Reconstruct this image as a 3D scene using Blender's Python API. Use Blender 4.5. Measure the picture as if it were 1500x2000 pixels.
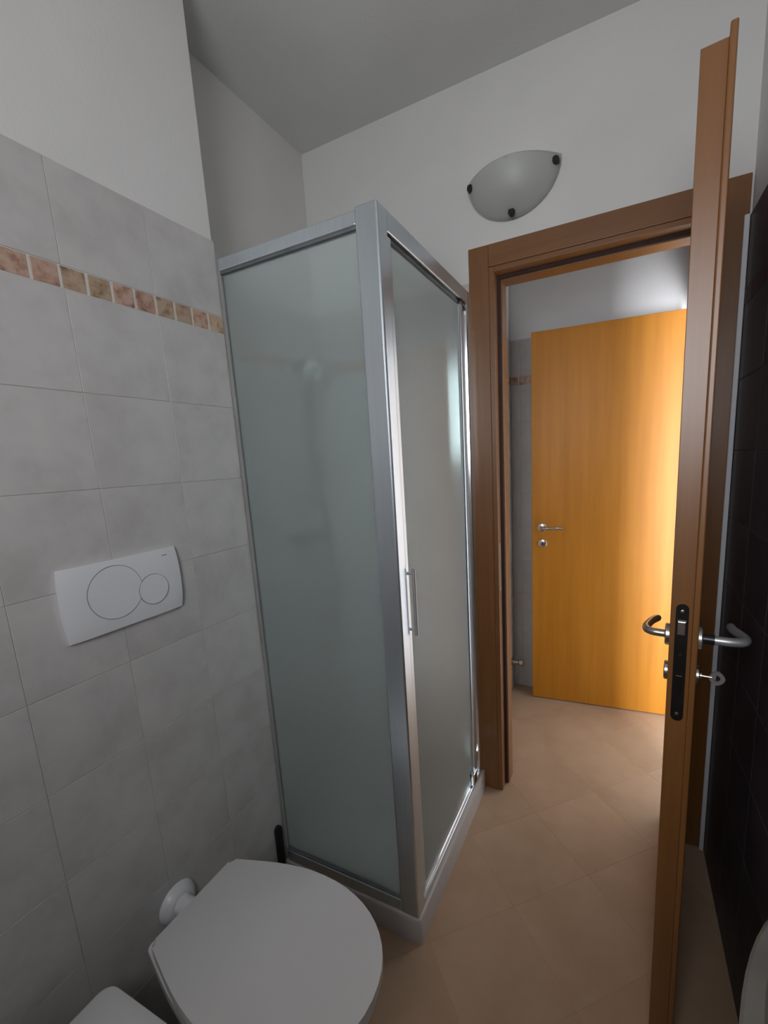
import bpy, bmesh, math, random
from mathutils import Vector, Matrix

for o in list(bpy.data.objects):
    bpy.data.objects.remove(o)
scn = bpy.context.scene
COL = scn.collection
random.seed(7)
PI = math.pi

# ---------------------------------------------------------------- camera
FPX, YAW, PITCH, ROLL = 852.06, -0.4667, -0.1743, -0.0562
CAM = Vector((1.0416, 0.0, 1.4702))
fw = Vector((math.sin(YAW) * math.cos(PITCH), math.cos(YAW) * math.cos(PITCH), math.sin(PITCH)))
r0 = Vector((math.cos(YAW), -math.sin(YAW), 0))
u0 = r0.cross(fw)
rt = r0 * math.cos(ROLL) + u0 * math.sin(ROLL)
up = -r0 * math.sin(ROLL) + u0 * math.cos(ROLL)
cd = bpy.data.cameras.new('camera')
cd.sensor_fit = 'VERTICAL'
cd.sensor_height = 36.0
cd.lens = FPX * 36.0 / 2000.0
cd.shift_x = -37.87 / 2000.0
cd.shift_y = 49.64 / 2000.0
cd.clip_start = 0.02
cam = bpy.data.objects.new('camera', cd)
COL.objects.link(cam)
m = Matrix((rt, up, -fw)).transposed().to_4x4()
m.translation = CAM
cam.matrix_world = m
scn.camera = cam

# ---------------------------------------------------------------- world, light, exposure
scn.view_settings.view_transform = 'Standard'
scn.view_settings.look = 'None'
scn.view_settings.gamma = 1.0
scn.view_settings.use_curve_mapping = False
scn.view_settings.exposure = 0.0
scn.cycles.max_bounces = 6
scn.cycles.transmission_bounces = 6
scn.cycles.diffuse_bounces = 3
scn.cycles.glossy_bounces = 3
w = bpy.data.worlds.new('sky')
scn.world = w
w.use_nodes = True
bg = w.node_tree.nodes['Background']
bg.inputs['Color'].default_value = (0.62, 0.75, 1.0, 1)
bg.inputs['Strength'].default_value = 1.0


def area(name, loc, rot, sx, sy, power, col):
    l = bpy.data.lights.new(name, 'AREA')
    l.shape = 'RECTANGLE'
    l.size = sx
    l.size_y = sy
    l.energy = power
    l.color = col
    o = bpy.data.objects.new(name, l)
    COL.objects.link(o)
    o.location = loc
    o.rotation_euler = rot
    return o


YB = -0.36                                # wall behind the camera
YO = 0.50                                 # outer wall of the next room; the outdoors lies in front of it
RT = 0.30                                 # thickness of the outer wall behind the camera: recess made deep to cut light on low surfaces
WIN1 = (0.56, 1.26, 1.44, 2.26)           # bathroom window, behind the camera (x0,x1,z0,z1)
WIN2 = (1.72, 2.32, 0.02, 2.15)           # balcony window of the next room (x0,x1,z0,z1)
area('daylight_bathroom_window', ((WIN1[0] + WIN1[1]) / 2, YB - RT + 0.02, (WIN1[2] + WIN1[3]) / 2), (PI / 2, 0, 0),
     WIN1[1] - WIN1[0], WIN1[3] - WIN1[2], 17.4, (0.98, 0.98, 1.0))
area('daylight_balcony_window', ((WIN2[0] + WIN2[1]) / 2, YO - 0.09, (WIN2[2] + WIN2[3]) / 2), (PI / 2, 0, 0),
     WIN2[1] - WIN2[0], WIN2[3] - WIN2[2], 130.0, (0.96, 0.97, 1.0))


# ---------------------------------------------------------------- materials
def newmat(name):
    mt = bpy.data.materials.new(name)
    mt.use_nodes = True
    nt = mt.node_tree
    return mt, nt, nt.nodes['Principled BSDF']


def mottled(name, cols, rough=0.5, scale=6.0, detail=2.0, var=0.0, bump=0.0, bscale=80.0, stretch=(1, 1, 1), coat=0.0,
            metallic=0.0, spec=0.5, hue=0.0):
    mt, nt, b = newmat(name)
    N, L = nt.nodes, nt.links
    tc = N.new('ShaderNodeTexCoord')
    mp = N.new('ShaderNodeMapping')
    mp.inputs['Scale'].default_value = stretch
    L.new(tc.outputs['Object'], mp.inputs['Vector'])
    oi = N.new('ShaderNodeObjectInfo')
    ad = N.new('ShaderNodeVectorMath')
    ad.operation = 'ADD'
    mu = N.new('ShaderNodeMath')
    mu.operation = 'MULTIPLY'
    mu.inputs[1].default_value = 37.0
    L.new(oi.outputs['Random'], mu.inputs[0])
    L.new(mp.outputs['Vector'], ad.inputs[0])
    L.new(mu.outputs[0], ad.inputs[1])
    no = N.new('ShaderNodeTexNoise')
    no.inputs['Scale'].default_value = scale
    no.inputs['Detail'].default_value = detail
    no.inputs['Roughness'].default_value = 0.62
    L.new(ad.outputs[0], no.inputs['Vector'])
    cr = N.new('ShaderNodeValToRGB')
    el = cr.color_ramp.elements
    el[0].position, el[1].position = 0.32, 0.70
    el[0].color = cols[0] + (1,)
    el[1].color = cols[-1] + (1,)
    if len(cols) > 2:
        for i, c in enumerate(cols[1:-1]):
            e = el.new(0.32 + 0.38 * (i + 1) / (len(cols) - 1))
            e.color = c + (1,)
    L.new(no.outputs['Fac'], cr.inputs['Fac'])
    out = cr.outputs['Color']
    if var or hue:
        hs = N.new('ShaderNodeHueSaturation')
        mr = N.new('ShaderNodeMapRange')
        mr.inputs['To Min'].default_value = 1 - var
        mr.inputs['To Max'].default_value = 1 + var
        L.new(oi.outputs['Random'], mr.inputs['Value'])
        L.new(mr.outputs[0], hs.inputs['Value'])
        if hue:
            m2 = N.new('ShaderNodeMapRange')
            m2.inputs['To Min'].default_value = 0.5 - hue
            m2.inputs['To Max'].default_value = 0.5 + hue
            fr = N.new('ShaderNodeMath')
            fr.operation = 'FRACT'
            mm = N.new('ShaderNodeMath')
            mm.operation = 'MULTIPLY'
            mm.inputs[1].default_value = 7.31
            L.new(oi.outputs['Random'], mm.inputs[0])
            L.new(mm.outputs[0], fr.inputs[0])
            L.new(fr.outputs[0], m2.inputs['Value'])
            L.new(m2.outputs[0], hs.inputs['Hue'])
        L.new(out, hs.inputs['Color'])
        out = hs.outputs['Color']
    L.new(out, b.inputs['Base Color'])
    b.inputs['Roughness'].default_value = rough
    b.inputs['Metallic'].default_value = metallic
    b.inputs['Specular IOR Level'].default_value = spec
    b.inputs['Coat Weight'].default_value = coat
    b.inputs['Coat Roughness'].default_value = 0.38 if coat > 0.4 else 0.2
    if bump:
        nb = N.new('ShaderNodeTexNoise')
        nb.inputs['Scale'].default_value = bscale
        nb.inputs['Detail'].default_value = 1
        L.new(mp.outputs['Vector'], nb.inputs['Vector'])
        bp = N.new('ShaderNodeBump')
        bp.inputs['Strength'].default_value = bump
        bp.inputs['Distance'].default_value = 0.002
        L.new(nb.outputs['Fac'], bp.inputs['Height'])
        L.new(bp.outputs['Normal'], b.inputs['Normal'])
    return mt


M = {}
M['plaster'] = mottled('white_plaster', [(0.72, 0.71, 0.69), (0.76, 0.75, 0.73)], 0.85, 3.0, bump=0.25, bscale=120, spec=0.2)
M['ceiling'] = mottled('ceiling_paint', [(0.66, 0.66, 0.64), (0.70, 0.70, 0.68)], 0.9, 3.0, bump=0.2, bscale=120, spec=0.15)
M['tile'] = mottled('light_stoneware_tile', [(0.50, 0.48, 0.465), (0.56, 0.545, 0.53), (0.60, 0.585, 0.565)], 0.42, 9.0, 4.0, var=0.02, bump=0.12, bscale=60)
M['band_grout'] = mottled('pale_grout', [(0.62, 0.59, 0.55), (0.68, 0.65, 0.61)], 0.9, 30.0, spec=0.2)
M['grout'] = mottled('light_grout', [(0.50, 0.475, 0.45), (0.54, 0.515, 0.49)], 0.9, 30.0, spec=0.2)
M['decor'] = mottled('ochre_stone_mosaic', [(0.20, 0.13, 0.10), (0.44, 0.28, 0.19), (0.52, 0.38, 0.28), (0.44, 0.38, 0.31)], 0.55, 30.0, 4.0, var=0.16, hue=0.02, bump=0.3, bscale=90)
M['dark_tile'] = mottled('plum_charcoal_tile', [(0.050, 0.040, 0.046), (0.070, 0.056, 0.064), (0.090, 0.074, 0.082)], 0.45, 7.0, 3.0, var=0.12, bump=0.1, bscale=60, spec=0.35)
M['dark_decor'] = mottled('dark_red_mosaic', [(0.04, 0.02, 0.02), (0.09, 0.035, 0.03)], 0.5, 20.0, var=0.2)
M['dark_grout'] = mottled('grey_grout', [(0.13, 0.122, 0.125), (0.16, 0.15, 0.15)], 0.9, 30.0, spec=0.2)
M['floor'] = mottled('beige_floor_tile', [(0.44, 0.300, 0.196), (0.475, 0.328, 0.218), (0.505, 0.353, 0.240)], 0.5, 5.0, 3.0, var=0.015, bump=0.08, bscale=40, spec=0.35)
M['floor_grout'] = mottled('beige_floor_grout', [(0.45, 0.308, 0.202), (0.48, 0.331, 0.220)], 0.9, 30.0, spec=0.2)
M['bounce_floor'] = mottled('pale_bounce_floor', [(0.80, 0.80, 0.80), (0.85, 0.85, 0.85)], 0.5, 5.0, spec=0.3)  # pale so the unseen slab throws more light up into the lobby
M['lobby_plaster'] = mottled('bright_white_plaster', [(0.82, 0.83, 0.84), (0.86, 0.87, 0.88)], 0.85, 3.0, bump=0.2, bscale=120, spec=0.2)
M['wood'] = mottled('cherry_veneer', [(0.185, 0.073, 0.018), (0.205, 0.082, 0.020), (0.225, 0.092, 0.024)], 0.36, 3.2, 4.0, stretch=(14, 14, 0.7), bump=0.04, bscale=8, spec=0.5, coat=0.45)
M['wood_h'] = mottled('cherry_veneer_level', [(0.185, 0.073, 0.018), (0.205, 0.082, 0.020), (0.225, 0.092, 0.024)], 0.36, 3.2, 4.0, stretch=(0.7, 14, 14), bump=0.04, bscale=8, spec=0.5, coat=0.45)
M['wood_gold'] = mottled('golden_cherry_veneer', [(0.46, 0.176, 0.013), (0.51, 0.202, 0.017), (0.55, 0.228, 0.024)], 0.42, 2.6, 4.0, stretch=(9, 9, 0.45), bump=0.03, bscale=8, spec=0.35)
M['ceramic'] = mottled('white_ceramic', [(0.72, 0.71, 0.70), (0.74, 0.73, 0.72)], 0.16, 2.0, coat=0.3)
M['tray'] = mottled('greyish_white_acrylic', [(0.50, 0.47, 0.45), (0.53, 0.50, 0.48)], 0.3, 3.0)
M['stoneware'] = mottled('grey_beige_stoneware', [(0.17, 0.155, 0.135), (0.23, 0.21, 0.185)], 0.4, 9.0)
M['plastic'] = mottled('white_plastic', [(0.76, 0.77, 0.79), (0.78, 0.79, 0.81)], 0.34, 2.0)
M['lid'] = mottled('white_seat_plastic', [(0.62, 0.61, 0.60), (0.64, 0.63, 0.62)], 0.38, 2.0)
M['polished'] = mottled('polished_aluminium', [(0.80, 0.84, 0.86), (0.84, 0.88, 0.90)], 0.16, 3.0, stretch=(40, 40, 0.5), metallic=0.95)
M['alu'] = mottled('satin_aluminium', [(0.62, 0.69, 0.74), (0.66, 0.73, 0.78)], 0.30, 3.0, stretch=(40, 40, 0.5), metallic=0.9)
M['dull'] = mottled('dull_grey_seal', [(0.26, 0.26, 0.25), (0.30, 0.30, 0.29)], 0.6, 12.0)
M['chrome'] = mottled('chrome', [(0.80, 0.80, 0.80), (0.85, 0.85, 0.85)], 0.10, 3.0, metallic=1.0)
M['steel'] = mottled('satin_steel', [(0.62, 0.62, 0.62), (0.70, 0.70, 0.70)], 0.35, 5.0, metallic=0.75)
M['dark_steel'] = mottled('dark_steel', [(0.10, 0.10, 0.10), (0.14, 0.14, 0.14)], 0.35, 5.0, metallic=0.6)
M['nickel'] = mottled('satin_nickel', [(0.50, 0.46, 0.42), (0.56, 0.52, 0.48)], 0.30, 5.0, metallic=1.0)
M['black'] = mottled('black_lacquer', [(0.008, 0.007, 0.006), (0.014, 0.012, 0.011)], 0.30, 10.0)
M['rubber'] = mottled('black_rubber', [(0.006, 0.006, 0.006), (0.010, 0.010, 0.010)], 0.75, 20.0)
M['gasket'] = mottled('dark_brown_gasket', [(0.030, 0.010, 0.006), (0.045, 0.016, 0.010)], 0.7, 20.0)
M['seal'] = mottled('grey_seal', [(0.10, 0.11, 0.115), (0.14, 0.15, 0.155)], 0.6, 20.0)
M['gap'] = mottled('grey_gap_shade_and_print', [(0.16, 0.16, 0.17), (0.20, 0.20, 0.21)], 0.7, 20.0)  # grey of the shaded button grooves, also used for the print
M['bronze'] = mottled('dark_bronze', [(0.020, 0.018, 0.012), (0.035, 0.032, 0.022)], 0.4, 20.0, metallic=0.3)


def frosted(name, tint, diff, tr, gloss_rough, bump, rough_t, thru=0.72, ior=1.02):
    mt = bpy.data.materials.new(name)
    mt.use_nodes = True
    nt = mt.node_tree
    N, L = nt.nodes, nt.links
    N.remove(N['Principled BSDF'])
    out = N['Material Output']
    tc = N.new('ShaderNodeTexCoord')
    no = N.new('ShaderNodeTexNoise')
    no.inputs['Scale'].default_value = 160
    no.inputs['Detail'].default_value = 1
    L.new(tc.outputs['Object'], no.inputs['Vector'])
    bp = N.new('ShaderNodeBump')
    bp.inputs['Strength'].default_value = bump
    bp.inputs['Distance'].default_value = 0.002
    L.new(no.outputs['Fac'], bp.inputs['Height'])
    di = N.new('ShaderNodeBsdfDiffuse')
    di.inputs['Color'].default_value = diff + (1,)
    ts = N.new('ShaderNodeBsdfTranslucent')
    ts.inputs['Color'].default_value = tint + (1,)
    rf = N.new('ShaderNodeBsdfRefraction')
    rf.inputs['Color'].default_value = tint + (1,)
    rf.inputs['Roughness'].default_value = rough_t
    rf.inputs['IOR'].default_value = ior
    gl = N.new('ShaderNodeBsdfGlossy')
    gl.inputs['Roughness'].default_value = gloss_rough
    gl.inputs['Color'].default_value = (0.95, 1.0, 0.99, 1)
    L.new(bp.outputs['Normal'], gl.inputs['Normal'])
    m1 = N.new('ShaderNodeMixShader')
    m1.inputs[0].default_value = tr
    L.new(ts.outputs[0], m1.inputs[1])
    L.new(rf.outputs[0], m1.inputs[2])
    m2 = N.new('ShaderNodeMixShader')
    m2.inputs[0].default_value = thru
    L.new(di.outputs[0], m2.inputs[1])
    L.new(m1.outputs[0], m2.inputs[2])
    fr = N.new('ShaderNodeFresnel')
    fr.inputs['IOR'].default_value = 1.5
    ge = N.new('ShaderNodeNewGeometry')
    sb = N.new('ShaderNodeMath')
    sb.operation = 'SUBTRACT'
    sb.use_clamp = True
    L.new(fr.outputs[0], sb.inputs[0])
    L.new(ge.outputs['Backfacing'], sb.inputs[1])
    m3 = N.new('ShaderNodeMixShader')
    L.new(sb.outputs[0], m3.inputs[0])
    L.new(m2.outputs[0], m3.inputs[1])
    L.new(gl.outputs[0], m3.inputs[2])
    L.new(m3.outputs[0], out.inputs['Surface'])
    return mt


M['frosted'] = frosted('frosted_textured_glass', (0.91, 0.97, 0.965), (0.78, 0.81, 0.805), 0.86, 0.32, 0.6, 0.155, 0.87, 1.15)
M['lampglass'] = frosted('alabaster_glass', (0.88, 0.89, 0.86), (0.80, 0.81, 0.78), 0.1, 0.45, 0.1, 0.6)


# ---------------------------------------------------------------- mesh helpers
def obj(name, bm, mat, parent=None, smooth=False, loc=None, autosmooth=False):
    me = bpy.data.meshes.new(name)
    bmesh.ops.recalc_face_normals(bm, faces=bm.faces)
    bm.to_mesh(me)
    bm.free()
    if mat:
        me.materials.append(M[mat] if isinstance(mat, str) else mat)
    if smooth:
        for p in me.polygons:
            p.use_smooth = True
        if autosmooth:
            me.set_sharp_from_angle(angle=math.radians(40))
    o = bpy.data.objects.new(name, me)
    COL.objects.link(o)
    if parent:
        o.parent = parent
    if loc:
        o.location = loc
    return o


def add_box(bm, x0, x1, y0, y1, z0, z1, bev=0.0, seg=2):
    r = bmesh.ops.create_cube(bm, size=1.0)
    vs = r['verts']
    for v in vs:
        v.co = Vector((x0 + (v.co.x + .5) * (x1 - x0), y0 + (v.co.y + .5) * (y1 - y0), z0 + (v.co.z + .5) * (z1 - z0)))
    if bev:
        es = set()
        for v in vs:
            es.update(v.link_edges)
        bmesh.ops.bevel(bm, geom=list(es), offset=bev, segments=seg, affect='EDGES', profile=0.5)
    return bm


def box(x0, x1, y0, y1, z0, z1, bev=0.0, seg=2):
    return add_box(bmesh.new(), x0, x1, y0, y1, z0, z1, bev, seg)


def prism(pts, z0, z1, bev=0.0, seg=3, axis='z', bev_bottom=False):
    """extrude a 2D outline; axis z: (x,y)->z ; axis x: (y,z)->x ; axis y: (x,z)->y"""
    bm = bmesh.new()

    def P(a, b, c):
        return {'z': (a, b, c), 'x': (c, a, b), 'y': (a, c, b)}[axis]
    lo = [bm.verts.new(P(a, b, z0)) for a, b in pts]
    hi = [bm.verts.new(P(a, b, z1)) for a, b in pts]
    n = len(pts)
    f0 = bm.faces.new(lo[::-1])
    f1 = bm.faces.new(hi)
    for i in range(n):
        bm.faces.new((lo[i], lo[(i + 1) % n], hi[(i + 1) % n], hi[i]))
    if bev:
        es = list(f1.edges)
        if bev_bottom:
            es += list(f0.edges)
        bmesh.ops.bevel(bm, geom=es, offset=bev, segments=seg, affect='EDGES', profile=0.5)
    return bm


def add_tube(bm, pts, r, n=14, caps=True):
    pts = [Vector(p) for p in pts]
    rr = r if isinstance(r, (list, tuple)) else [r] * len(pts)
    rings = []
    ref = None
    for i, p in enumerate(pts):
        a = pts[max(i - 1, 0)]
        b = pts[min(i + 1, len(pts) - 1)]
        t = (b - a).normalized()
        if ref is None:
            ref = t.orthogonal().normalized()
        ref = (ref - t * ref.dot(t)).normalized()
        bi = t.cross(ref)
        rings.append([bm.verts.new(p + (ref * math.cos(2 * PI * k / n) + bi * math.sin(2 * PI * k / n)) * rr[i]) for k in range(n)])
    for i in range(len(rings) - 1):
        for k in range(n):
            bm.faces.new((rings[i][k], rings[i][(k + 1) % n], rings[i + 1][(k + 1) % n], rings[i + 1][k]))
    if caps:
        bm.faces.new(rings[0][::-1])
        bm.faces.new(rings[-1])
    return bm


def tube(pts, r, n=14):
    return add_tube(bmesh.new(), pts, r, n)


def loft(sections, close_top=True, close_bottom=True):
    """sections: list of rings of 3D points, same count"""
    bm = bmesh.new()
    rings = [[bm.verts.new(p) for p in s] for s in sections]
    n = len(rings[0])
    for i in range(len(rings) - 1):
        for k in range(n):
            bm.faces.new((rings[i][k], rings[i][(k + 1) % n], rings[i + 1][(k + 1) % n], rings[i + 1][k]))
    if close_bottom:
        bm.faces.new(rings[0][::-1])
    if close_top:
        bm.faces.new(rings[-1])
    return bm


def catmull(pts, n=8, closed=True):
    out = []
    m_ = len(pts)
    rng = range(m_) if closed else range(m_ - 1)
    for i in rng:
        p0, p1, p2, p3 = [Vector(pts[(i + k) % m_] if closed else pts[min(max(i + k, 0), m_ - 1)]) for k in (-1, 0, 1, 2)]
        for j in range(n):
            t = j / n
            out.append(0.5 * ((2 * p1) + (-p0 + p2) * t + (2 * p0 - 5 * p1 + 4 * p2 - p3) * t * t + (-p0 + 3 * p1 - 3 * p2 + p3) * t ** 3))
    if not closed:
        out.append(Vector(pts[-1]))
    return out


def thing(name, label, cat, loc=(0, 0, 0), rotz=0.0, group=None, kind=None):
    o = bpy.data.objects.new(name, None)
    o.empty_display_size = 0.1
    COL.objects.link(o)
    o.location = loc
    o.rotation_euler = (0, 0, rotz)
    return tag(o, label, cat, group, kind)


def tag(o, label, cat, group=None, kind=None):
    o['label'] = label
    o['category'] = cat
    if group:
        o['group'] = group
    if kind:
        o['kind'] = kind
    return o


def struct(name, bm, mat, label, cat):
    return tag(obj(name, bm, mat), label, cat, kind='structure')


# ---------------------------------------------------------------- room shell
H = 2.753
YF = 1.7075          # far wall face
XR = 1.351           # right wall face
XA = -0.19           # shower alcove side wall
YE = 0.988           # end of the left wall
HB = 2.65            # back wall of the small lobby
HL = 0.457           # left wall of the lobby
ZT = 2.104
PITCHZ = 1.858 / 9.0
ROWS = [(i * PITCHZ, (i + 1) * PITCHZ) for i in range(9)] + [(1.904, ZT)]
BAND = (1.858, 1.904)

floor = struct('floor', box(-0.45, 3.52, -1.25, 2.8, -0.12, -0.0005), 'floor_grout', 'beige tiled floor running from the bathroom through the doorway', 'floor')
struct('ceiling', box(-0.45, 3.52, -1.25, 2.8, H, H + 0.12), 'ceiling', 'plain white painted ceiling', 'ceiling')
struct('floor_room_bounce', box(1.44, 3.4, YO, HB + 0.006, -0.0004, 0.0), 'bounce_floor', 'unseen floor of the next room, made pale to bounce light', 'floor')  # unseen slab added to bounce daylight up through the lobby opening
wl = struct('wall_left', box(-0.42, -0.006, YB - RT, YE, -0.001, H), 'plaster', 'light wall with the flush plate, tiled below and white plaster above', 'wall')
ws = struct('wall_shower', box(-0.42, XA - 0.006, YE, YF + 0.1, -0.001, H), 'plaster', 'side wall of the shower recess behind the frosted glass', 'wall')
bm = bmesh.new()
add_box(bm, XA - 0.006, 0.589, YF, YF + 0.102, -0.001, H)
add_box(bm, 1.279, XR + 0.1, YF, YF + 0.102, -0.001, H)
add_box(bm, 0.589, 1.279, YF, YF + 0.102, 2.158, H)
wf = struct('wall_far', bm, 'plaster', 'white plastered wall around the doorway carrying the glass lamp', 'wall')
wr = struct('wall_right', box(XR + 0.006, XR + 0.1, YB - RT, YF, -0.001, H), 'plaster', 'right wall with plum dark tiles below and white plaster above', 'wall')
x0, x1, z0, z1 = WIN1
bm = bmesh.new()
add_box(bm, -0.006, x0, YB - RT, YB, -0.001, H)
add_box(bm, x1, XR + 0.006, YB - RT, YB, -0.001, H)
add_box(bm, x0, x1, YB - RT, YB, -0.001, z0)
add_box(bm, x0, x1, YB - RT, YB, z1, H)
struct('wall_back', bm, 'plaster', 'white wall behind the viewer, window recess deepened to cut low light', 'wall')
whl = struct('wall_lobby_left', box(HL - 0.1, HL - 0.006, YF + 0.102, HB, -0.001, H), 'lobby_plaster', 'left wall of the small lobby beyond the doorway', 'wall')
whb = struct('wall_lobby_back', box(HL - 0.1, 3.52, HB + 0.006, HB + 0.12, -0.001, H), 'lobby_plaster', 'white wall behind the open golden door in the lobby', 'wall')
bm = bmesh.new()
add_box(bm, 1.335, 1.435, YF + 0.102, 1.87, -0.001, H)
add_box(bm, 1.335, 1.435, 1.87, 2.60, 2.108, H)
add_box(bm, 1.335, 1.435, 2.60, HB + 0.006, -0.001, H)
struct('wall_lobby_right', bm, 'lobby_plaster', 'right wall of the lobby with the opening to the next room', 'wall')
struct('wall_room_far', box(3.4, 3.52, YO - 0.1, HB + 0.006, -0.001, H), 'plaster', 'far side wall of the next room', 'wall')
x0, x1, z0, z1 = WIN2
bm = bmesh.new()
add_box(bm, XR + 0.1, x0, YO - 0.1, YO, -0.001, H)
add_box(bm, x1, 3.4, YO - 0.1, YO, -0.001, H)
add_box(bm, x0, x1, YO - 0.1, YO, z1, H)
struct('wall_room_window', bm, 'plaster', 'wall of the next room with the balcony window', 'wall')


def window(name, W, loc, rotz, label):
    a0, a1, z0, z1 = W
    e = thing(name, label, 'window', loc, rotz, kind='structure')
    hw, h = (a1 - a0) / 2, z1 - z0
    for (a, b, c, d) in ((-hw, -hw + .04, 0, h), (hw - .04, hw, 0, h), (-hw + .04, hw - .04, 0, .04), (-hw + .04, hw - .04, h - .04, h)):
        obj('window_frame', box(a, b, -.02, .03, c, d, .004), 'plastic', e)
    return e


window('window_1', WIN1, ((WIN1[0] + WIN1[1]) / 2, YB - RT + 0.06, WIN1[2]), 0, 'white framed bathroom window behind the viewer')
window('window_2', WIN2, ((WIN2[0] + WIN2[1]) / 2, YO - 0.05, WIN2[2]), 0, 'white framed balcony window of the next room')


# ---------------------------------------------------------------- wall tiles
def tile_mesh(name, mat, s=0.2045, t=0.005, bev=0.0006):
    bm = box(-t, 0, -s / 2, s / 2, -s / 2, s / 2, bev, 1)
    o = obj(name, bm, mat)
    me = o.data
    bpy.data.objects.remove(o)
    return me


TM = {k: tile_mesh('tile', k) for k in ('tile', 'dark_tile')}
DM = {k: tile_mesh('decor_tile', k, 0.05, 0.005, 0.0011) for k in ('decor', 'dark_decor')}
# faces the +x direction in local space; 'rz' turns it


def put_tile(me, nm, parent, loc, rz, ly, lz, s=0.2045):
    o = bpy.data.objects.new(nm, me)
    COL.objects.link(o)
    o.parent = parent
    o.location = loc
    o.rotation_euler = (0, 0, rz)
    o.scale = (1, ly / s, lz / s)
    return o


def tile_wall(parent, edges, at, rz, mat, decor, gap=0.0016, vgap=0.0008, small=None, rows=ROWS, dgap=0.0052):
    """edges: sorted joint positions along the wall; at(s, proud) -> (x, y)"""
    for (z0, z1) in rows:
        for a, b in zip(edges[:-1], edges[1:]):
            if b - a < 0.012:
                continue
            x, y = at((a + b) / 2, random.uniform(-0.0002, 0.0002))
            put_tile(TM[mat], 'tile', parent, (x, y, (z0 + z1) / 2), rz, b - a - vgap, z1 - z0 - gap)
    if small:
        a, b = at(small[0], -0.0009), at(small[-1], -0.0030)
        obj('band_grout', box(min(a[0], b[0]), max(a[0], b[0]), min(a[1], b[1]), max(a[1], b[1]), BAND[0], BAND[1]), 'band_grout' if mat == 'tile' else 'dark_grout', parent)
        for a, b in zip(small[:-1], small[1:]):
            if b - a < 0.008:
                continue
            x, y = at((a + b) / 2, random.uniform(-0.0002, 0.0006))
            put_tile(DM[decor], 'decor_tile', parent, (x, y, (BAND[0] + BAND[1]) / 2), rz, b - a - dgap, BAND[1] - BAND[0] - 0.0025, 0.05)


def edges_to(end, lo, pitch):
    e = [end]
    while e[-1] > lo + 1e-6:
        e.append(max(lo, e[-1] - pitch))
    return e[::-1]


# left wall
obj('grout', box(-0.006, -0.0014, YB, YE - 0.001, 0, ZT - 0.002), 'grout', wl)
tile_wall(wl, edges_to(YE + 0.002, YB, 0.206), lambda s, p: (p, s), 0, 'tile', 'decor',
          small=edges_to(YE + 0.002, YB, 0.0522))
# wall of the shower recess
obj('grout', box(XA - 0.006, XA - 0.0014, YE, YF, 0, ZT - 0.002), 'grout', ws)
tile_wall(ws, edges_to(YF - 0.006, YE, 0.206), lambda s, p: (XA + p, s), 0, 'tile', 'decor', small=edges_to(YF - 0.006, YE, 0.0522))
# far wall inside the shower
obj('grout', box(XA, 0.515, YF - 0.0046, YF, 0, ZT - 0.002), 'grout', wf)
tile_wall(wf, edges_to(0.516, XA, 0.206), lambda s, p: (s, YF - 0.006 - p), -PI / 2, 'tile', 'decor', small=edges_to(0.516, XA, 0.0522))
# right wall, dark
obj('grout', box(XR + 0.0014, XR + 0.006, YB, YF, 0, ZT - 0.002), 'dark_grout', wr)
tile_wall(wr, edges_to(1.43, YB, 0.206) + [1.636, YF - 0.002], lambda s, p: (XR - p, s), PI, 'dark_tile', 'dark_decor', gap=0.0026, vgap=0.0024, small=edges_to(YF - 0.002, YB, 0.0522))
# lobby
obj('grout', box(HL - 0.006, HL - 0.0014, YF + 0.102, HB, 0, ZT - 0.002), 'grout', whl)
tile_wall(whl, edges_to(HB, YF + 0.102, 0.206), lambda s, p: (HL + p, s), 0, 'tile', 'decor', small=edges_to(HB, YF + 0.102, 0.0522))
obj('grout', box(HL, 1.335, HB + 0.0014, HB + 0.006, 0, ZT - 0.002), 'grout', whb)
tile_wall(whb, edges_to(1.335, HL, 0.206), lambda s, p: (s, HB - p), -PI / 2, 'tile', 'decor', small=edges_to(1.335, HL, 0.0522))


# ---------------------------------------------------------------- floor tiles, laid on the diagonal
def clip(poly, rect):
    x0, x1, y0, y1 = rect
    for ax, lim, sg in ((0, x0, 1), (0, x1, -1), (1, y0, 1), (1, y1, -1)):
        out = []
        for i in range(len(poly)):
            a, b = poly[i - 1], poly[i]
            da, db = sg * (a[ax] - lim), sg * (b[ax] - lim)
            if (da >= 0) != (db >= 0):
                t = da / (da - db)
                out.append((a[0] + t * (b[0] - a[0]), a[1] + t * (b[1] - a[1])))
            if db >= 0:
                out.append(b)
        poly = out
        if len(poly) < 3:
            return []
    return poly


S = 0.300
g = 0.0006
c45 = math.sqrt(0.5)
AX, AY = 0.975, 1.845
for i in range(-12, 13):
    for j in range(-12, 13):
        cs = []
        for (p, q) in ((g, g), (S - g, g), (S - g, S - g), (g, S - g)):
            a, b = i * S + p, j * S + q
            cs.append((AX + (a - b) * c45, AY + (a + b) * c45))
        pl = clip(cs, (0.0, XR, YB, HB))
        if len(pl) < 3:
            continue
        ar = abs(sum(pl[k - 1][0] * pl[k][1] - pl[k][0] * pl[k - 1][1] for k in range(len(pl)))) / 2
        if ar < 0.0008:
            continue
        obj('tile', prism(pl, -0.006, random.uniform(-0.0001, 0.0), 0.0003, 1), 'floor', floor)

# ---------------------------------------------------------------- door frame
tr = thing('trim_1', 'cherry brown wooden door frame in the far wall', 'door frame', (0.934, YF, 0), kind='structure')
ox, oy = 0.934, YF


def fr(name, x0, x1, y0, y1, z0, z1, mat='wood', bev=0.002):
    return obj(name, box(x0 - ox, x1 - ox, y0 - oy, y1 - oy, z0, z1, bev), mat, tr)


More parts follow.
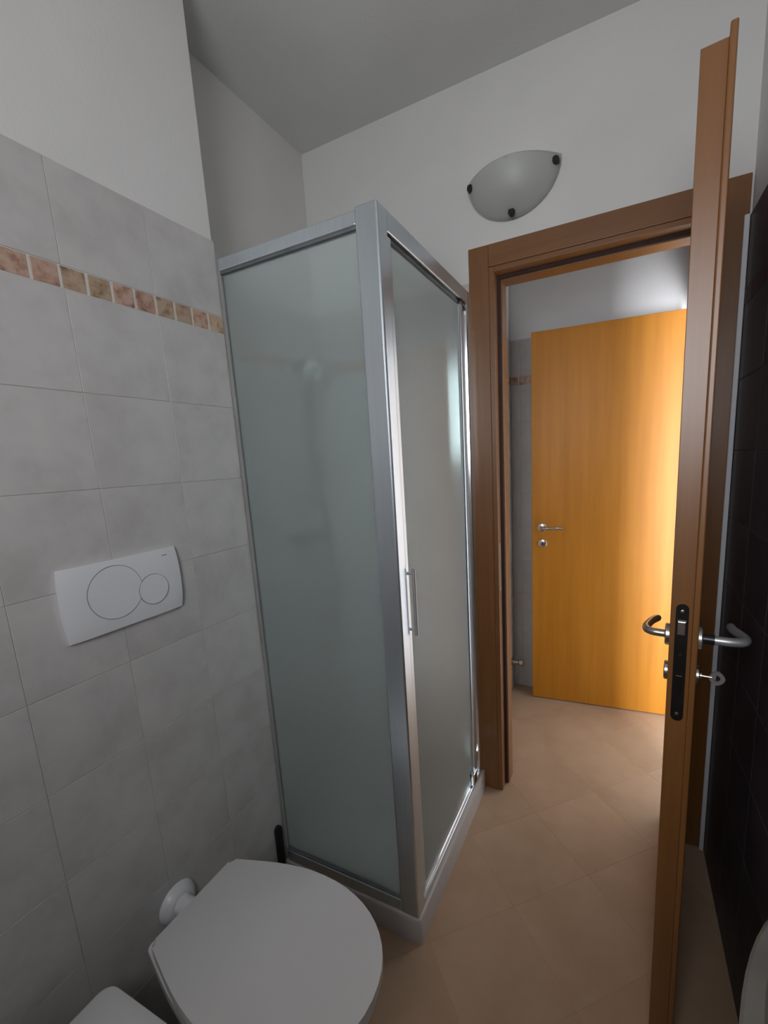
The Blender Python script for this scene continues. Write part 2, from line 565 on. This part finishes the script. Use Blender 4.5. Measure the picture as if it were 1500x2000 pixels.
CW = 0.074
XL, XRR, ZC = 0.518, 1.350, 2.213
fr('casing', XL, XL + CW, YF - 0.014, YF, 0.004, ZC)
fr('casing', XRR - CW, XRR, YF - 0.014, YF, 0.004, ZC)
fr('casing', XL + CW, XRR - CW, YF - 0.014, YF, ZC - CW, ZC, 'wood_h')
jl, jr, jt = XL + CW + 0.018, XRR - CW - 0.018, ZC - CW - 0.018
fr('lining', XL + CW - 0.001, jl, YF - 0.011, YF + 0.04, 0.004, jt + 0.018)
fr('lining', jr, XRR - CW + 0.001, YF - 0.011, YF + 0.04, 0.004, jt + 0.018)
fr('lining', jl, jr, YF - 0.011, YF + 0.04, jt, jt + 0.018, 'wood_h')
fr('door_stop', XL + CW, jl + 0.016, YF + 0.046, YF + 0.116, 0.004, jt + 0.018)
fr('door_stop', jr - 0.016, XRR - CW, YF + 0.046, YF + 0.116, 0.004, jt + 0.018)
fr('door_stop', jl + 0.016, jr - 0.016, YF + 0.046, YF + 0.116, jt - 0.016, jt + 0.018, 'wood_h')
fr('gasket', XL + CW + 0.004, jl + 0.012, YF + 0.038, YF + 0.047, 0.006, jt + 0.004, 'gasket', 0.001)
fr('gasket', jr - 0.012, XRR - CW - 0.004, YF + 0.038, YF + 0.047, 0.006, jt + 0.004, 'gasket', 0.001)
fr('gasket', jl + 0.012, jr - 0.012, YF + 0.038, YF + 0.047, jt - 0.012, jt + 0.004, 'gasket', 0.001)
# lobby side casings
fr('casing', XL - 0.0, XL + CW, YF + 0.102, YF + 0.116, 0.004, ZC)
fr('casing', XL + CW, XRR - CW, YF + 0.102, YF + 0.116, ZC - CW, ZC, 'wood_h')
# steel strike plate on the lock side lining
fr('strike_plate', jl - 0.0005, jl + 0.0012, YF - 0.004, YF + 0.020, 0.92, 1.12, 'nickel', 0.0)

tag(obj('trim_2', box(XR - 0.015, XR - 0.001, YF - 0.026, YF - 0.0145, 0.002, ZT, 0.003), 'plastic'),
    'slim metal edge trim between the door frame and the dark tiles', 'trim', kind='structure')


# ---------------------------------------------------------------- lever handle
def lever_parts(parent, sgn, y_face, u, z, lever_dir, mat='nickel', length=0.10, neck=0.047, r=0.0085, ret=0.55):
    """local frame: x along the leaf, y across. sgn = outward direction along y"""
    rose = bmesh.new()
    add_tube(rose, [(u, y_face, z), (u, y_face + sgn * 0.007, z), (u, y_face + sgn * 0.009, z)], [0.024, 0.024, 0.021], 28)
    obj('rose', rose, mat, parent, True, autosmooth=True)
    ctrl = [(0, 0.004), (0, neck * 0.45), (-0.002, neck * 0.72), (-0.010, neck * 0.93), (-0.026, neck), (-0.045, neck * 0.95), (-length * 0.75, neck * 0.80), (-length, neck * ret)]
    pts = catmull([(u - lever_dir * a, y_face + sgn * b, z) for a, b in ctrl], 5, False)
    obj('lever', tube(pts, [r + 0.0012] * 2 + [r] * (len(pts) - 4) + [r * 0.95, r * 0.8], 16), mat, parent, True, autosmooth=True)


# ---------------------------------------------------------------- bathroom door, open towards the viewer
hx, hy = 1.268, YF - 0.016
dvec = Vector((-0.076, -0.685)).normalized()
ang = math.atan2(dvec.y, dvec.x)
d1 = thing('door_1', 'open cherry wood bathroom door seen edge-on with black lock plate', 'door', (hx, hy, 0), ang, kind='structure')
LW = 0.680
obj('leaf', box(0.004, LW, -0.051, -0.011, 0.008, 2.128, 0.0012), 'wood', d1)
obj('rebate_lip', box(-0.008, LW + 0.012, -0.0112, 0.0, 0.008, 2.142, 0.0025), 'wood', d1)
# lock face plate on the edge of the leaf
yc = -0.030
pts = []
pw, zb, zt = 0.0115, 0.885, 1.148
for k in range(13):
    a = PI - k / 12 * PI
    pts.append((yc + pw * math.cos(a), zt - pw + pw * math.sin(a)))
for k in range(13):
    a = -k / 12 * PI
    pts.append((yc + pw * math.cos(a), zb + pw + pw * math.sin(a)))
lp = obj('lock_plate', prism(pts, LW - 0.001, LW + 0.0022, 0.0006, 1, axis='x'), 'black', d1)
lp['label'] = 'long black lock face plate'
bm = prism([(yc - 0.0075, 1.082), (yc + 0.0075, 1.082), (yc + 0.0075, 1.112), (yc - 0.0075, 1.112)], LW + 0.001, LW + 0.008, 0.002, 2, axis='x')
obj('latch', bm, 'nickel', lp)
for z in (1.132, 0.902, 1.035):
    obj('screw', tube([(LW + 0.001, yc, z), (LW + 0.0030, yc, z), (LW + 0.0035, yc, z)], [0.0036, 0.0036, 0.002], 12), 'nickel' if z != 1.035 else 'black', lp, True, autosmooth=True)
obj('dead_bolt', box(LW + 0.001, LW + 0.0036, yc - 0.006, yc + 0.006, 0.945, 0.99, 0.0008), 'black', lp)
UH = LW - 0.050
hl = obj('handle', box(UH - 0.004, UH + 0.004, -0.052, 0.001, 1.056, 1.064), 'nickel', d1)
lever_parts(hl, -1, -0.051, UH, 1.060, -1)
lever_parts(hl, 1, 0.0, UH, 1.060, -1, mat='steel', neck=0.085, r=0.0095, ret=0.75)
obj('collar', tube([(UH, 0.009, 1.060), (UH, 0.030, 1.060)], 0.0115, 20), 'black', hl, True, autosmooth=True)
for s, yf_ in ((-1, -0.051), (1, 0.0)):
    obj('key_rose', tube([(UH, yf_, 0.975), (UH, yf_ + s * 0.006, 0.975), (UH, yf_ + s * 0.008, 0.975)], [0.021, 0.021, 0.018], 28), 'nickel', d1, True, autosmooth=True)
for z in (0.28, 1.88):
    obj('hinge', tube([(-0.008, 0.010, z - 0.035), (-0.008, 0.010, z + 0.035)], 0.0065, 16), 'nickel', d1, True, autosmooth=True)


def wpt(u, v, z):
    c, s = math.cos(ang), math.sin(ang)
    return Vector((hx + u * c - v * s, hy + u * s + v * c, z))


# key in the lock
k0 = wpt(UH, 0.008, 0.975)
key = thing('door_key', 'small steel key sticking out of the bathroom door lock', 'key', k0, ang)
obj('shank', tube([(0, -0.006, 0), (0, 0.022, 0)], 0.0026, 12), 'chrome', key, True, autosmooth=True)
obj('shoulder', tube([(0, -0.0005, 0), (0, 0.004, 0)], 0.006, 16), 'chrome', key, True, autosmooth=True)
ring = [(0.0, 0.030 + 0.0105 * math.cos(2 * PI * k / 28), 0.0135 * math.sin(2 * PI * k / 28)) for k in range(28)]
bm = bmesh.new()
n = 28
rg = []
for k in range(n):
    a = 2 * PI * k / n
    ca, sa = math.cos(a), math.sin(a)
    sq = 1.0 / max(abs(ca) ** 1.2 + abs(sa) ** 1.2, 0.8) ** 0.35
    inner = (0.0062 * ca + 0.031, 0.0080 * sa)
    outer = (0.0135 * ca * sq * 1.08 + 0.031, 0.0165 * sa * sq * 1.08)
    rg.append([bm.verts.new((t, q[0], q[1])) for q in (inner, outer) for t in (-0.0018, 0.0018)])
for k in range(n):
    a, b = rg[k], rg[(k + 1) % n]
    for (i, j) in ((0, 1), (1, 3), (3, 2), (2, 0)):
        bm.faces.new((a[i], a[j], b[j], b[i]))
bow = obj('bow', bm, 'steel', key)
bow.rotation_euler = (0, math.radians(12), 0)

# ---------------------------------------------------------------- golden door standing open in the lobby
A = Vector((0.593, 2.529))
B = Vector((1.301, 2.585))
a2 = math.atan2(A.y - B.y, A.x - B.x)
d2 = thing('door_2', 'golden orange wooden door standing open in the lobby', 'door', (B.x, B.y, 0), a2, kind='structure')
L2 = (A - B).length
obj('leaf', box(0, L2, -0.040, 0, 0.006, 2.10, 0.0015), 'wood_gold', d2)
# the face seen is at local +y
h2 = obj('handle', box(L2 - 0.059, L2 - 0.051, -0.001, 0.002, 1.05, 1.058), 'nickel', d2)
lever_parts(h2, 1, 0.0, L2 - 0.055, 1.054, -1, length=0.115, neck=0.04, ret=0.9)
kr = obj('key_rose', tube([(L2 - 0.058, 0, 0.963), (L2 - 0.058, 0.006, 0.963), (L2 - 0.058, 0.008, 0.963)], [0.024, 0.024, 0.021], 24), 'nickel', d2, True, autosmooth=True)
obj('keyhole', box(L2 - 0.061, L2 - 0.055, 0.0075, 0.0085, 0.954, 0.972, 0.0005), 'black', kr)
for z in (1.897, 1.044, 0.25):
    obj('hinge', tube([(-0.004, 0.006, z - 0.03), (-0.004, 0.006, z + 0.03)], 0.006, 14), 'chrome', d2, True, autosmooth=True)

# ---------------------------------------------------------------- shower enclosure
XS = 0.527
YS = 0.985
TH = 0.088
se = thing('shower_enclosure', 'frosted glass corner shower cabin with satin aluminium frame', 'shower', (XS, YS, TH))


def sp(name, x0, x1, y0, y1, z0, z1, mat='alu', bev=0.003, seg=3, parent=None):
    o = obj(name, box(x0 - XS, x1 - XS, y0 - YS, y1 - YS, z0 - TH, z1 - TH, bev, seg), mat, parent or se)
    return o


ZTOP = 2.060
cp = sp('corner_post', XS - 0.062, XS, YS - 0.003, YS + 0.046, TH, ZTOP, 'alu', 0.006, 4)
sp('top_rail', 0.012, XS - 0.062, YS + 0.000, YS + 0.030, 2.022, ZTOP - 0.006)
sp('top_rail', XS - 0.036, XS - 0.002, YS + 0.046, 1.640, 2.012, ZTOP)
sp('bottom_rail', 0.012, XS - 0.062, YS + 0.000, YS + 0.030, TH, TH + 0.040)
sp('bottom_rail', XS - 0.034, XS - 0.002, YS + 0.046, 1.640, TH, TH + 0.026)
sp('wall_profile', 0.0005, 0.012, YS + 0.004, YS + 0.034, TH, ZTOP - 0.004, 'dull', 0.002)
# rounded profile against the far wall
pr = [(XS - 0.080, 1.6225), (XS - 0.006, 1.6405), (XS - 0.003, 1.644), (XS - 0.003, 1.698), (XS - 0.080, 1.698)]
obj('wall_profile', prism([(x - XS, y - YS) for x, y in pr], 0, ZTOP - TH), 'polished', se)
pr2 = []
for k in range(9):
    a = -PI / 2 + k / 8 * PI / 2
    pr2.append((XS - 0.008 - 0.010 + 0.010 * math.cos(a), 1.584 + 0.010 * math.sin(a)))
pr2 += [(XS - 0.008, 1.606), (XS - 0.024, 1.606), (XS - 0.024, 1.574)]
gp = sp('glass_panel', 0.012, XS - 0.062, YS + 0.010, YS + 0.016, TH + 0.040, 2.014, 'frosted', 0)
sp('glass_seal', 0.012, XS - 0.062, YS + 0.003, YS + 0.021, 2.014, 2.022, 'seal', 0.001, 1)
sp('glass_seal', 0.012, XS - 0.062, YS + 0.003, YS + 0.021, TH + 0.040, TH + 0.046, 'seal', 0.001, 1)
gd = sp('glass_door', XS - 0.020, XS - 0.014, YS + 0.070, 1.580, TH + 0.032, 2.000, 'frosted', 0)
gd['label'] = 'frosted glass shower door'
bm = prism([(x - XS, y - YS) for x, y in pr2], TH + 0.028 - TH, 2.006 - TH)
obj('hinge_profile', bm, 'alu', gd, True, autosmooth=True)
sp('door_profile', XS - 0.030, XS - 0.006, YS + 0.048, YS + 0.072, TH + 0.028, 2.006, 'alu', 0.004, 3, gd)
sp('glass_seal', XS - 0.024, XS - 0.010, YS + 0.072, 1.576, 2.000, 2.008, 'seal', 0.001, 1, gd)
sp('glass_seal', XS - 0.024, XS - 0.010, YS + 0.072, 1.576, TH + 0.026, TH + 0.033, 'chrome', 0.001, 1, gd)
hy_ = YS + 0.062
bm = bmesh.new()
add_tube(bm, [(XS + 0.012 - XS, hy_ - YS, 0.985 - TH), (XS + 0.012 - XS, hy_ - YS, 1.178 - TH)], 0.0055, 14)
add_tube(bm, [(-0.006, hy_ - YS, 1.000 - TH), (0.012, hy_ - YS, 1.000 - TH)], 0.004, 12)
add_tube(bm, [(-0.006, hy_ - YS, 1.163 - TH), (0.012, hy_ - YS, 1.163 - TH)], 0.004, 12)
obj('handle', bm, 'steel', gd, True, autosmooth=True)
# small guide block at the foot of the hinge side
sp('guide_block', XS - 0.012, XS + 0.004, 1.540, 1.585, TH + 0.030, TH + 0.085, 'chrome', 0.004, 3, gd)
sp('top_pivot', XS - 0.016, XS + 0.002, 1.560, 1.606, 2.000, 2.012, 'black', 0.002, 2, gd)
# black rubber end strip beside the toilet
rs = obj('end_strip', prism([(YS - 0.038 - YS + 0.013 * (1 + math.cos(a)), 0.232 + 0.013 * math.sin(a) - TH) for a in [k / 10 * PI for k in range(11)]] +
                            [(YS - 0.038 - YS, 0.0005), (YS - 0.038 - YS + 0.026, 0.0005)], 0.0008 - XS, 0.013 - XS, 0.002, 2, axis='x'), 'rubber', se, True, autosmooth=True)
rs['label'] = 'short black rubber strip at the foot of the frame'

# tray
tray = thing('shower_tray', 'low white shower tray under the frosted glass cabin', 'shower tray', (0.17, 1.34, 0))
bm = bmesh.new()
tx0, tx1, ty0, ty1 = XA + 0.001, XS + 0.007, YS - 0.008, YF - 0.0065
rim = 0.062
R_ = []


def rect_ring(x0, x1, y0, y1, z, rad, n=5):
    out = []
    for (cx, cy, a0) in ((x1 - rad, y1 - rad, 0), (x0 + rad, y1 - rad, PI / 2), (x0 + rad, y0 + rad, PI), (x1 - rad, y0 + rad, 1.5 * PI)):
        for k in range(n + 1):
            a = a0 + k / n * PI / 2
            out.append((cx + rad * math.cos(a) - 0.17, cy + rad * math.sin(a) - 1.34, z))
    return out


secs = [rect_ring(tx0, tx1, ty0, ty1, 0.0, 0.012), rect_ring(tx0, tx1, ty0, ty1, TH - 0.010, 0.012),
        rect_ring(tx0 + .003, tx1 - .003, ty0 + .003, ty1 - .003, TH - 0.003, 0.011), rect_ring(tx0 + .009, tx1 - .009, ty0 + .009, ty1 - .009, TH, 0.010),
        rect_ring(tx0 + rim, tx1 - rim, ty0 + rim, ty1 - rim, TH, 0.04), rect_ring(tx0 + rim + .012, tx1 - rim - .012, ty0 + rim + .012, ty1 - rim - .012, TH - 0.04, 0.04)]
# the part of the tray in front of the wall end is cut off
for s in secs:
    for i, p in enumerate(s):
        if p[1] + 1.34 < YE + 0.004 and p[0] + 0.17 < 0.004:
            s[i] = (0.004 - 0.17, p[1], p[2])
obj('basin', loft(secs), 'tray', tray, True, autosmooth=True)
obj('drain', tube([(0, 0, TH - 0.0405), (0, 0, TH - 0.034), (0, 0, TH - 0.033)], [0.045, 0.045, 0.035], 24), 'chrome', tray, True, autosmooth=True)

# mixer and hand shower on the far shower wall, a blur behind the glass
mx = thing('shower_mixer', 'dark shower mixer and hand shower blurred behind the frosted glass', 'shower mixer', (XA, 1.50, 0))
obj('mixer_body', tube([(0.045, -0.09, 1.16), (0.045, 0.09, 1.16)], 0.022, 18), 'dark_steel', mx, True, autosmooth=True)
for s in (-0.075, 0.075):
    obj('wall_union', tube([(0.001, s, 1.16), (0.012, s, 1.16), (0.014, s, 1.16), (0.045, s, 1.16)], [0.032, 0.032, 0.016, 0.016], 18), 'dark_steel', mx, True, autosmooth=True)
obj('mixer_lever', tube([(0.055, 0, 1.165), (0.085, 0, 1.19), (0.125, 0, 1.205)], [0.016, 0.010, 0.008], 12), 'dark_steel', mx, True, autosmooth=True)
rl = obj('riser_rail', tube([(0.045, 0.02, 1.30), (0.045, 0.02, 1.90)], 0.010, 14), 'dark_steel', mx, True, autosmooth=True)
for z in (1.32, 1.88):
    obj('rail_bracket', tube([(0.001, 0.02, z), (0.05, 0.02, z)], 0.013, 14), 'dark_steel', rl, True, autosmooth=True)
hs = obj('hand_shower', tube([(0.06, 0.02, 1.66), (0.075, 0.02, 1.74), (0.095, 0.01, 1.83)], [0.012, 0.013, 0.016], 14), 'dark_steel', mx, True, autosmooth=True)
obj('spray_head', tube([(0.085, 0.012, 1.86), (0.105, 0.0, 1.84), (0.115, -0.005, 1.825)], [0.02, 0.045, 0.04], 22), 'plastic', hs, True, autosmooth=True)
hose = catmull([(0.05, 0.0, 1.145), (0.09, -0.05, 0.95), (0.10, -0.08, 0.75), (0.10, -0.02, 0.66), (0.09, 0.05, 0.80), (0.07, 0.05, 1.25), (0.06, 0.025, 1.60), (0.06, 0.02, 1.67)], 8, False)
obj('hose', tube(hose, 0.0075, 10), 'dark_steel', mx, True, autosmooth=True)

# ---------------------------------------------------------------- wall lamp
lx, lz = 0.680, 2.422
lamp = thing('wall_lamp', 'half-moon frosted glass wall lamp with three dark clips above the doorway', 'lamp', (lx, YF, lz))
bm = bmesh.new()
RX, RZ, DEP = 0.158, 0.148, 0.088
NS, NT = 32, 14
front = []
for t in range(NT + 1):
    row = []
    for s in range(NS + 1):
        a = PI * s / NS               # 0..pi along the lower rim
        rho = t / NT
        ex = RX * math.cos(a) * rho
        ez = -RZ * math.sin(a) * rho
        d = DEP * (1 - rho ** 2) + 0.010
        row.append(bm.verts.new((ex, -d, ez + 0.0)))
    front.append(row)
for t in range(NT):
    for s in range(NS):
        if t == 0:
            bm.faces.new((front[0][0], front[1][s], front[1][s + 1])) if s >= 0 else None
        else:
            bm.faces.new((front[t][s], front[t + 1][s], front[t + 1][s + 1], front[t][s + 1]))
bmesh.ops.remove_doubles(bm, verts=bm.verts, dist=1e-5)
sh = obj('glass_shade', bm, 'lampglass', lamp, True)
so = sh.modifiers.new('thickness', 'SOLIDIFY')
so.thickness = 0.005
so.offset = 0
obj('back_plate', box(-0.075, 0.075, -0.012, -0.0005, -0.10, -0.02, 0.004), 'plastic', lamp)
obj('bulb', tube([(-0.045, -0.038, -0.055), (-0.02, -0.038, -0.055), (0.0, -0.038, -0.055), (0.04, -0.038, -0.055), (0.055, -0.038, -0.055)], [0.012, 0.012, 0.02, 0.02, 0.006], 16), 'plastic', lamp, True)
for (cx_, cz_) in ((-0.143, -0.022), (0.143, -0.022), (0.0, -0.134)):
    obj('clip', tube([(cx_, -0.0005, cz_), (cx_, -0.030, cz_), (cx_, -0.036, cz_)], [0.0125, 0.0125, 0.010], 16), 'bronze', lamp, True, autosmooth=True)

# ---------------------------------------------------------------- flush plate
fp = thing('flush_plate', 'white dual flush plate on the light tiled wall', 'flush plate', (0.0008, 0.593, 1.205))
hw_, hh_ = 0.135, 0.081
bm = bmesh.new()
NY, NZ = 14, 8
grid = []
for j in range(NZ + 1):
    row = []
    for i in range(NY + 1):
        yy = -hw_ + 2 * hw_ * i / NY
        zz = -hh_ + 2 * hh_ * j / NZ
        yb, zb_ = yy / hw_, zz / hh_
        # gently bowed right and left sides, domed face
        yy2 = yy * (1 + 0.035 * (1 - zb_ ** 2))
        row.append(bm.verts.new((0.0155 - 0.0045 * zb_ ** 4 - 0.0045 * yb ** 6 * 1.0, yy2, zz)))
    grid.append(row)
for j in range(NZ):
    for i in range(NY):
        bm.faces.new((grid[j][i], grid[j][i + 1], grid[j + 1][i + 1], grid[j + 1][i]))
edge = [grid[0][i] for i in range(NY + 1)] + [grid[j][NY] for j in range(1, NZ + 1)] + [grid[NZ][i] for i in range(NY - 1, -1, -1)] + [grid[j][0] for j in range(NZ - 1, 0, -1)]
back = [bm.verts.new((0.0, v.co.y * 0.985, v.co.z * 0.985)) for v in edge]
ne = len(edge)
for k in range(ne):
    bm.faces.new((edge[k], edge[(k + 1) % ne], back[(k + 1) % ne], back[k]))
bm.faces.new(back[::-1])
obj('plate', bm, 'plastic', fp, True, autosmooth=True)


def disc(name, cy, cz, r, x, mat, h=0.0012, parent=None):
    pts = [(cy + r * math.cos(2 * PI * k / 48), cz + r * math.sin(2 * PI * k / 48)) for k in range(48)]
    return obj(name, prism(pts, x - h, x, min(0.0006, h * 0.5), 2, axis='x'), mat, parent or fp, True, autosmooth=True)


b1 = disc('large_button', -0.028, 0.006, 0.0605, 0.0166, 'plastic', 0.004)
disc('button_gap_shade', -0.028, 0.006, 0.0616, 0.01605, 'gap', 0.004, b1)  # grey disc painting the shade of the groove around the button
b2 = disc('small_button', 0.060, -0.012, 0.0365, 0.0182, 'plastic', 0.005)
disc('button_gap_shade', 0.060, -0.012, 0.0375, 0.0172, 'gap', 0.004, b2)  # same painted groove shade around the small button
obj('print_mark', box(0.0132, 0.01345, 0.094, 0.108, 0.0635, 0.0650), 'gap', fp)


# ---------------------------------------------------------------- toilet and bidet
def d_outline(x0, x1, hw, back_hw, rc=0.018):
    """plan outline (x away from wall, y) of a toilet: straight tapered back, round front"""
    xm = x0 + (x1 - x0) * 0.52
    sl = math.atan((hw - back_hw) * PI / 2 / (xm - x0 - rc))
    pts = []
    for k in range(6):
        a = PI + k / 5 * (PI / 2 - sl)
        pts.append((x0 + rc + rc * math.cos(a), -back_hw + rc + rc * math.sin(a)))
    # left side to widest
    for k in range(1, 7):
        t = k / 7
        pts.append((x0 + rc + (xm - x0 - rc) * t, -(back_hw + (hw - back_hw) * math.sin(t * PI / 2))))
    for k in range(0, 25):
        a = -PI / 2 + PI * k / 24
        pts.append((xm + (x1 - xm) * max(0.0, math.cos(a)) ** (2 / 2.15), hw * math.copysign(abs(math.sin(a)) ** (2 / 2.15), math.sin(a))))
    for k in range(6, 0, -1):
        t = k / 7
        pts.append((x0 + rc + (xm - x0 - rc) * t, back_hw + (hw - back_hw) * math.sin(t * PI / 2)))
    for k in range(6):
        a = PI / 2 + sl + k / 5 * (PI / 2 - sl)
        pts.append((x0 + rc + rc * math.cos(a), back_hw - rc + rc * math.sin(a)))
    return pts


toil = thing('toilet', 'white toilet with closed lid below the flush plate', 'toilet', (0, 0.565, 0))


def scaled(pts, sx, sy, cx, z):
    return [(cx + (x - cx) * sx, y * sy, z) for x, y in pts]


out = d_outline(0.120, 0.632, 0.178, 0.122)
lid = obj('lid', prism(out, 0.408, 0.430, 0.008, 4), 'lid', toil, True, autosmooth=True)
obj('seat', prism([(0.13 + (x - 0.13) * 0.985, y * 0.985) for x, y in out], 0.390, 0.4075, 0.004, 2, bev_bottom=True), 'lid', toil, True, autosmooth=True)
for s in (-0.07, 0.07):
    obj('hinge', tube([(0.129, s - 0.018, 0.398), (0.129, s + 0.018, 0.398)], 0.009, 14), 'plastic', toil, True, autosmooth=True)
bo = d_outline(0.085, 0.622, 0.172, 0.115)
secs = [scaled(bo, 0.62, 0.62, 0.22, 0.0), scaled(bo, 0.60, 0.60, 0.22, 0.05), scaled(bo, 0.66, 0.62, 0.22, 0.16), scaled(bo, 0.85, 0.82, 0.20, 0.28),
        scaled(bo, 0.97, 0.96, 0.16, 0.345), scaled(bo, 1.0, 1.0, 0.16, 0.375), scaled(bo, 0.99, 0.985, 0.16, 0.3895)]
obj('bowl', loft(secs), 'ceramic', toil, True, autosmooth=True)
obj('flush_pipe', tube([(0.0085, 0.025, 0.335), (0.05, 0.025, 0.335), (0.11, 0.02, 0.335)], 0.026, 20), 'plastic', toil, True, autosmooth=True)
obj('pipe_rosette', tube([(0.001, 0.025, 0.335), (0.008, 0.025, 0.335), (0.020, 0.025, 0.335), (0.024, 0.025, 0.335)], [0.052, 0.050, 0.040, 0.034], 28), 'plastic', toil, True, autosmooth=True)

bid = thing('bidet', 'white bidet beside the toilet, cut by the lower left corner', 'bidet', (0, 0.196, 0))
bo = d_outline(0.078, 0.60, 0.190, 0.186, 0.028)
n = len(bo)
cxb = 0.33
secs = [scaled(bo, 0.60, 0.60, 0.22, 0.0), scaled(bo, 0.58, 0.58, 0.22, 0.05), scaled(bo, 0.70, 0.66, 0.22, 0.17), scaled(bo, 0.90, 0.88, 0.2, 0.29),
        scaled(bo, 0.99, 0.985, 0.2, 0.36), scaled(bo, 1.0, 1.0, 0.2, 0.388), scaled(bo, 0.985, 0.975, cxb, 0.398), scaled(bo, 0.955, 0.94, cxb, 0.400),
        [(0.365 + (x - cxb) * 0.64, y * 0.76, 0.397) for x, y in bo], [(0.365 + (x - cxb) * 0.58, y * 0.68, 0.385) for x, y in bo],
        [(0.365 + (x - cxb) * 0.46, y * 0.52, 0.33) for x, y in bo], [(0.365 + (x - cxb) * 0.20, y * 0.22, 0.29) for x, y in bo]]
obj('bowl', loft(secs), 'ceramic', bid, True, autosmooth=True)
tp = obj('tap', tube([(0.135, 0, 0.397), (0.135, 0, 0.45), (0.15, 0, 0.475), (0.23, 0, 0.47)], [0.024, 0.022, 0.018, 0.012], 18), 'chrome', bid, True, autosmooth=True)
obj('tap_lever', tube([(0.135, 0, 0.47), (0.13, 0, 0.50), (0.17, 0, 0.525)], [0.018, 0.014, 0.007], 14), 'chrome', tp, True, autosmooth=True)

# ---------------------------------------------------------------- washbasin on the right wall
wb = thing('washbasin', 'grey-beige washbasin on the dark tiled wall, lower right corner', 'washbasin', (XR, 0.30, 0))


def half_el(a, b, z, n=36, xo=0.0):
    pts = [(-0.002 + xo * 0, -b, z)]
    for k in range(n + 1):
        t = -PI / 2 + PI * k / n
        pts.append((-0.002 - a * math.cos(t), b * math.sin(t), z))
    return pts


secs = [half_el(0.08, 0.22, 0.62), half_el(0.13, 0.34, 0.68), half_el(0.178, 0.43, 0.76), half_el(0.189, 0.449, 0.785), half_el(0.190, 0.451, 0.795), half_el(0.186, 0.446, 0.800)]


def inner(a, b, z, n=36):
    pts = [(-0.045, -b, z)]
    for k in range(n + 1):
        t = -PI / 2 + PI * k / n
        pts.append((-0.045 - a * math.cos(t), b * math.sin(t), z))
    return pts


secs += [inner(0.120, 0.39, 0.799), inner(0.108, 0.37, 0.785), inner(0.07, 0.26, 0.73), inner(0.03, 0.12, 0.71)]
obj('bowl', loft(secs), 'stoneware', wb, True, autosmooth=True)
tp = obj('tap', tube([(-0.03, 0, 0.799), (-0.03, 0, 0.87), (-0.05, 0, 0.90), (-0.12, 0, 0.895)], [0.022, 0.020, 0.016, 0.011], 18), 'chrome', wb, True, autosmooth=True)
obj('tap_lever', tube([(-0.03, 0, 0.89), (-0.03, 0, 0.92), (-0.07, 0, 0.945)], [0.017, 0.014, 0.007], 14), 'chrome', tp, True, autosmooth=True)

# ---------------------------------------------------------------- stop valve in the lobby corner
sv = thing('stop_valve', 'small metal stop valve low in the lobby corner', 'valve', (HL, 2.575, 0.19))
obj('rosette', tube([(0.0008, 0, 0), (0.006, 0, 0), (0.010, 0, 0)], [0.026, 0.026, 0.016], 20), 'nickel', sv, True, autosmooth=True)
obj('valve_body', tube([(0.008, 0, 0), (0.05, 0, 0)], 0.012, 14), 'nickel', sv, True, autosmooth=True)
obj('knob', tube([(0.045, 0, 0), (0.050, 0, 0), (0.070, 0, 0), (0.074, 0, 0)], [0.014, 0.021, 0.021, 0.017], 16), 'nickel', sv, True, autosmooth=True)
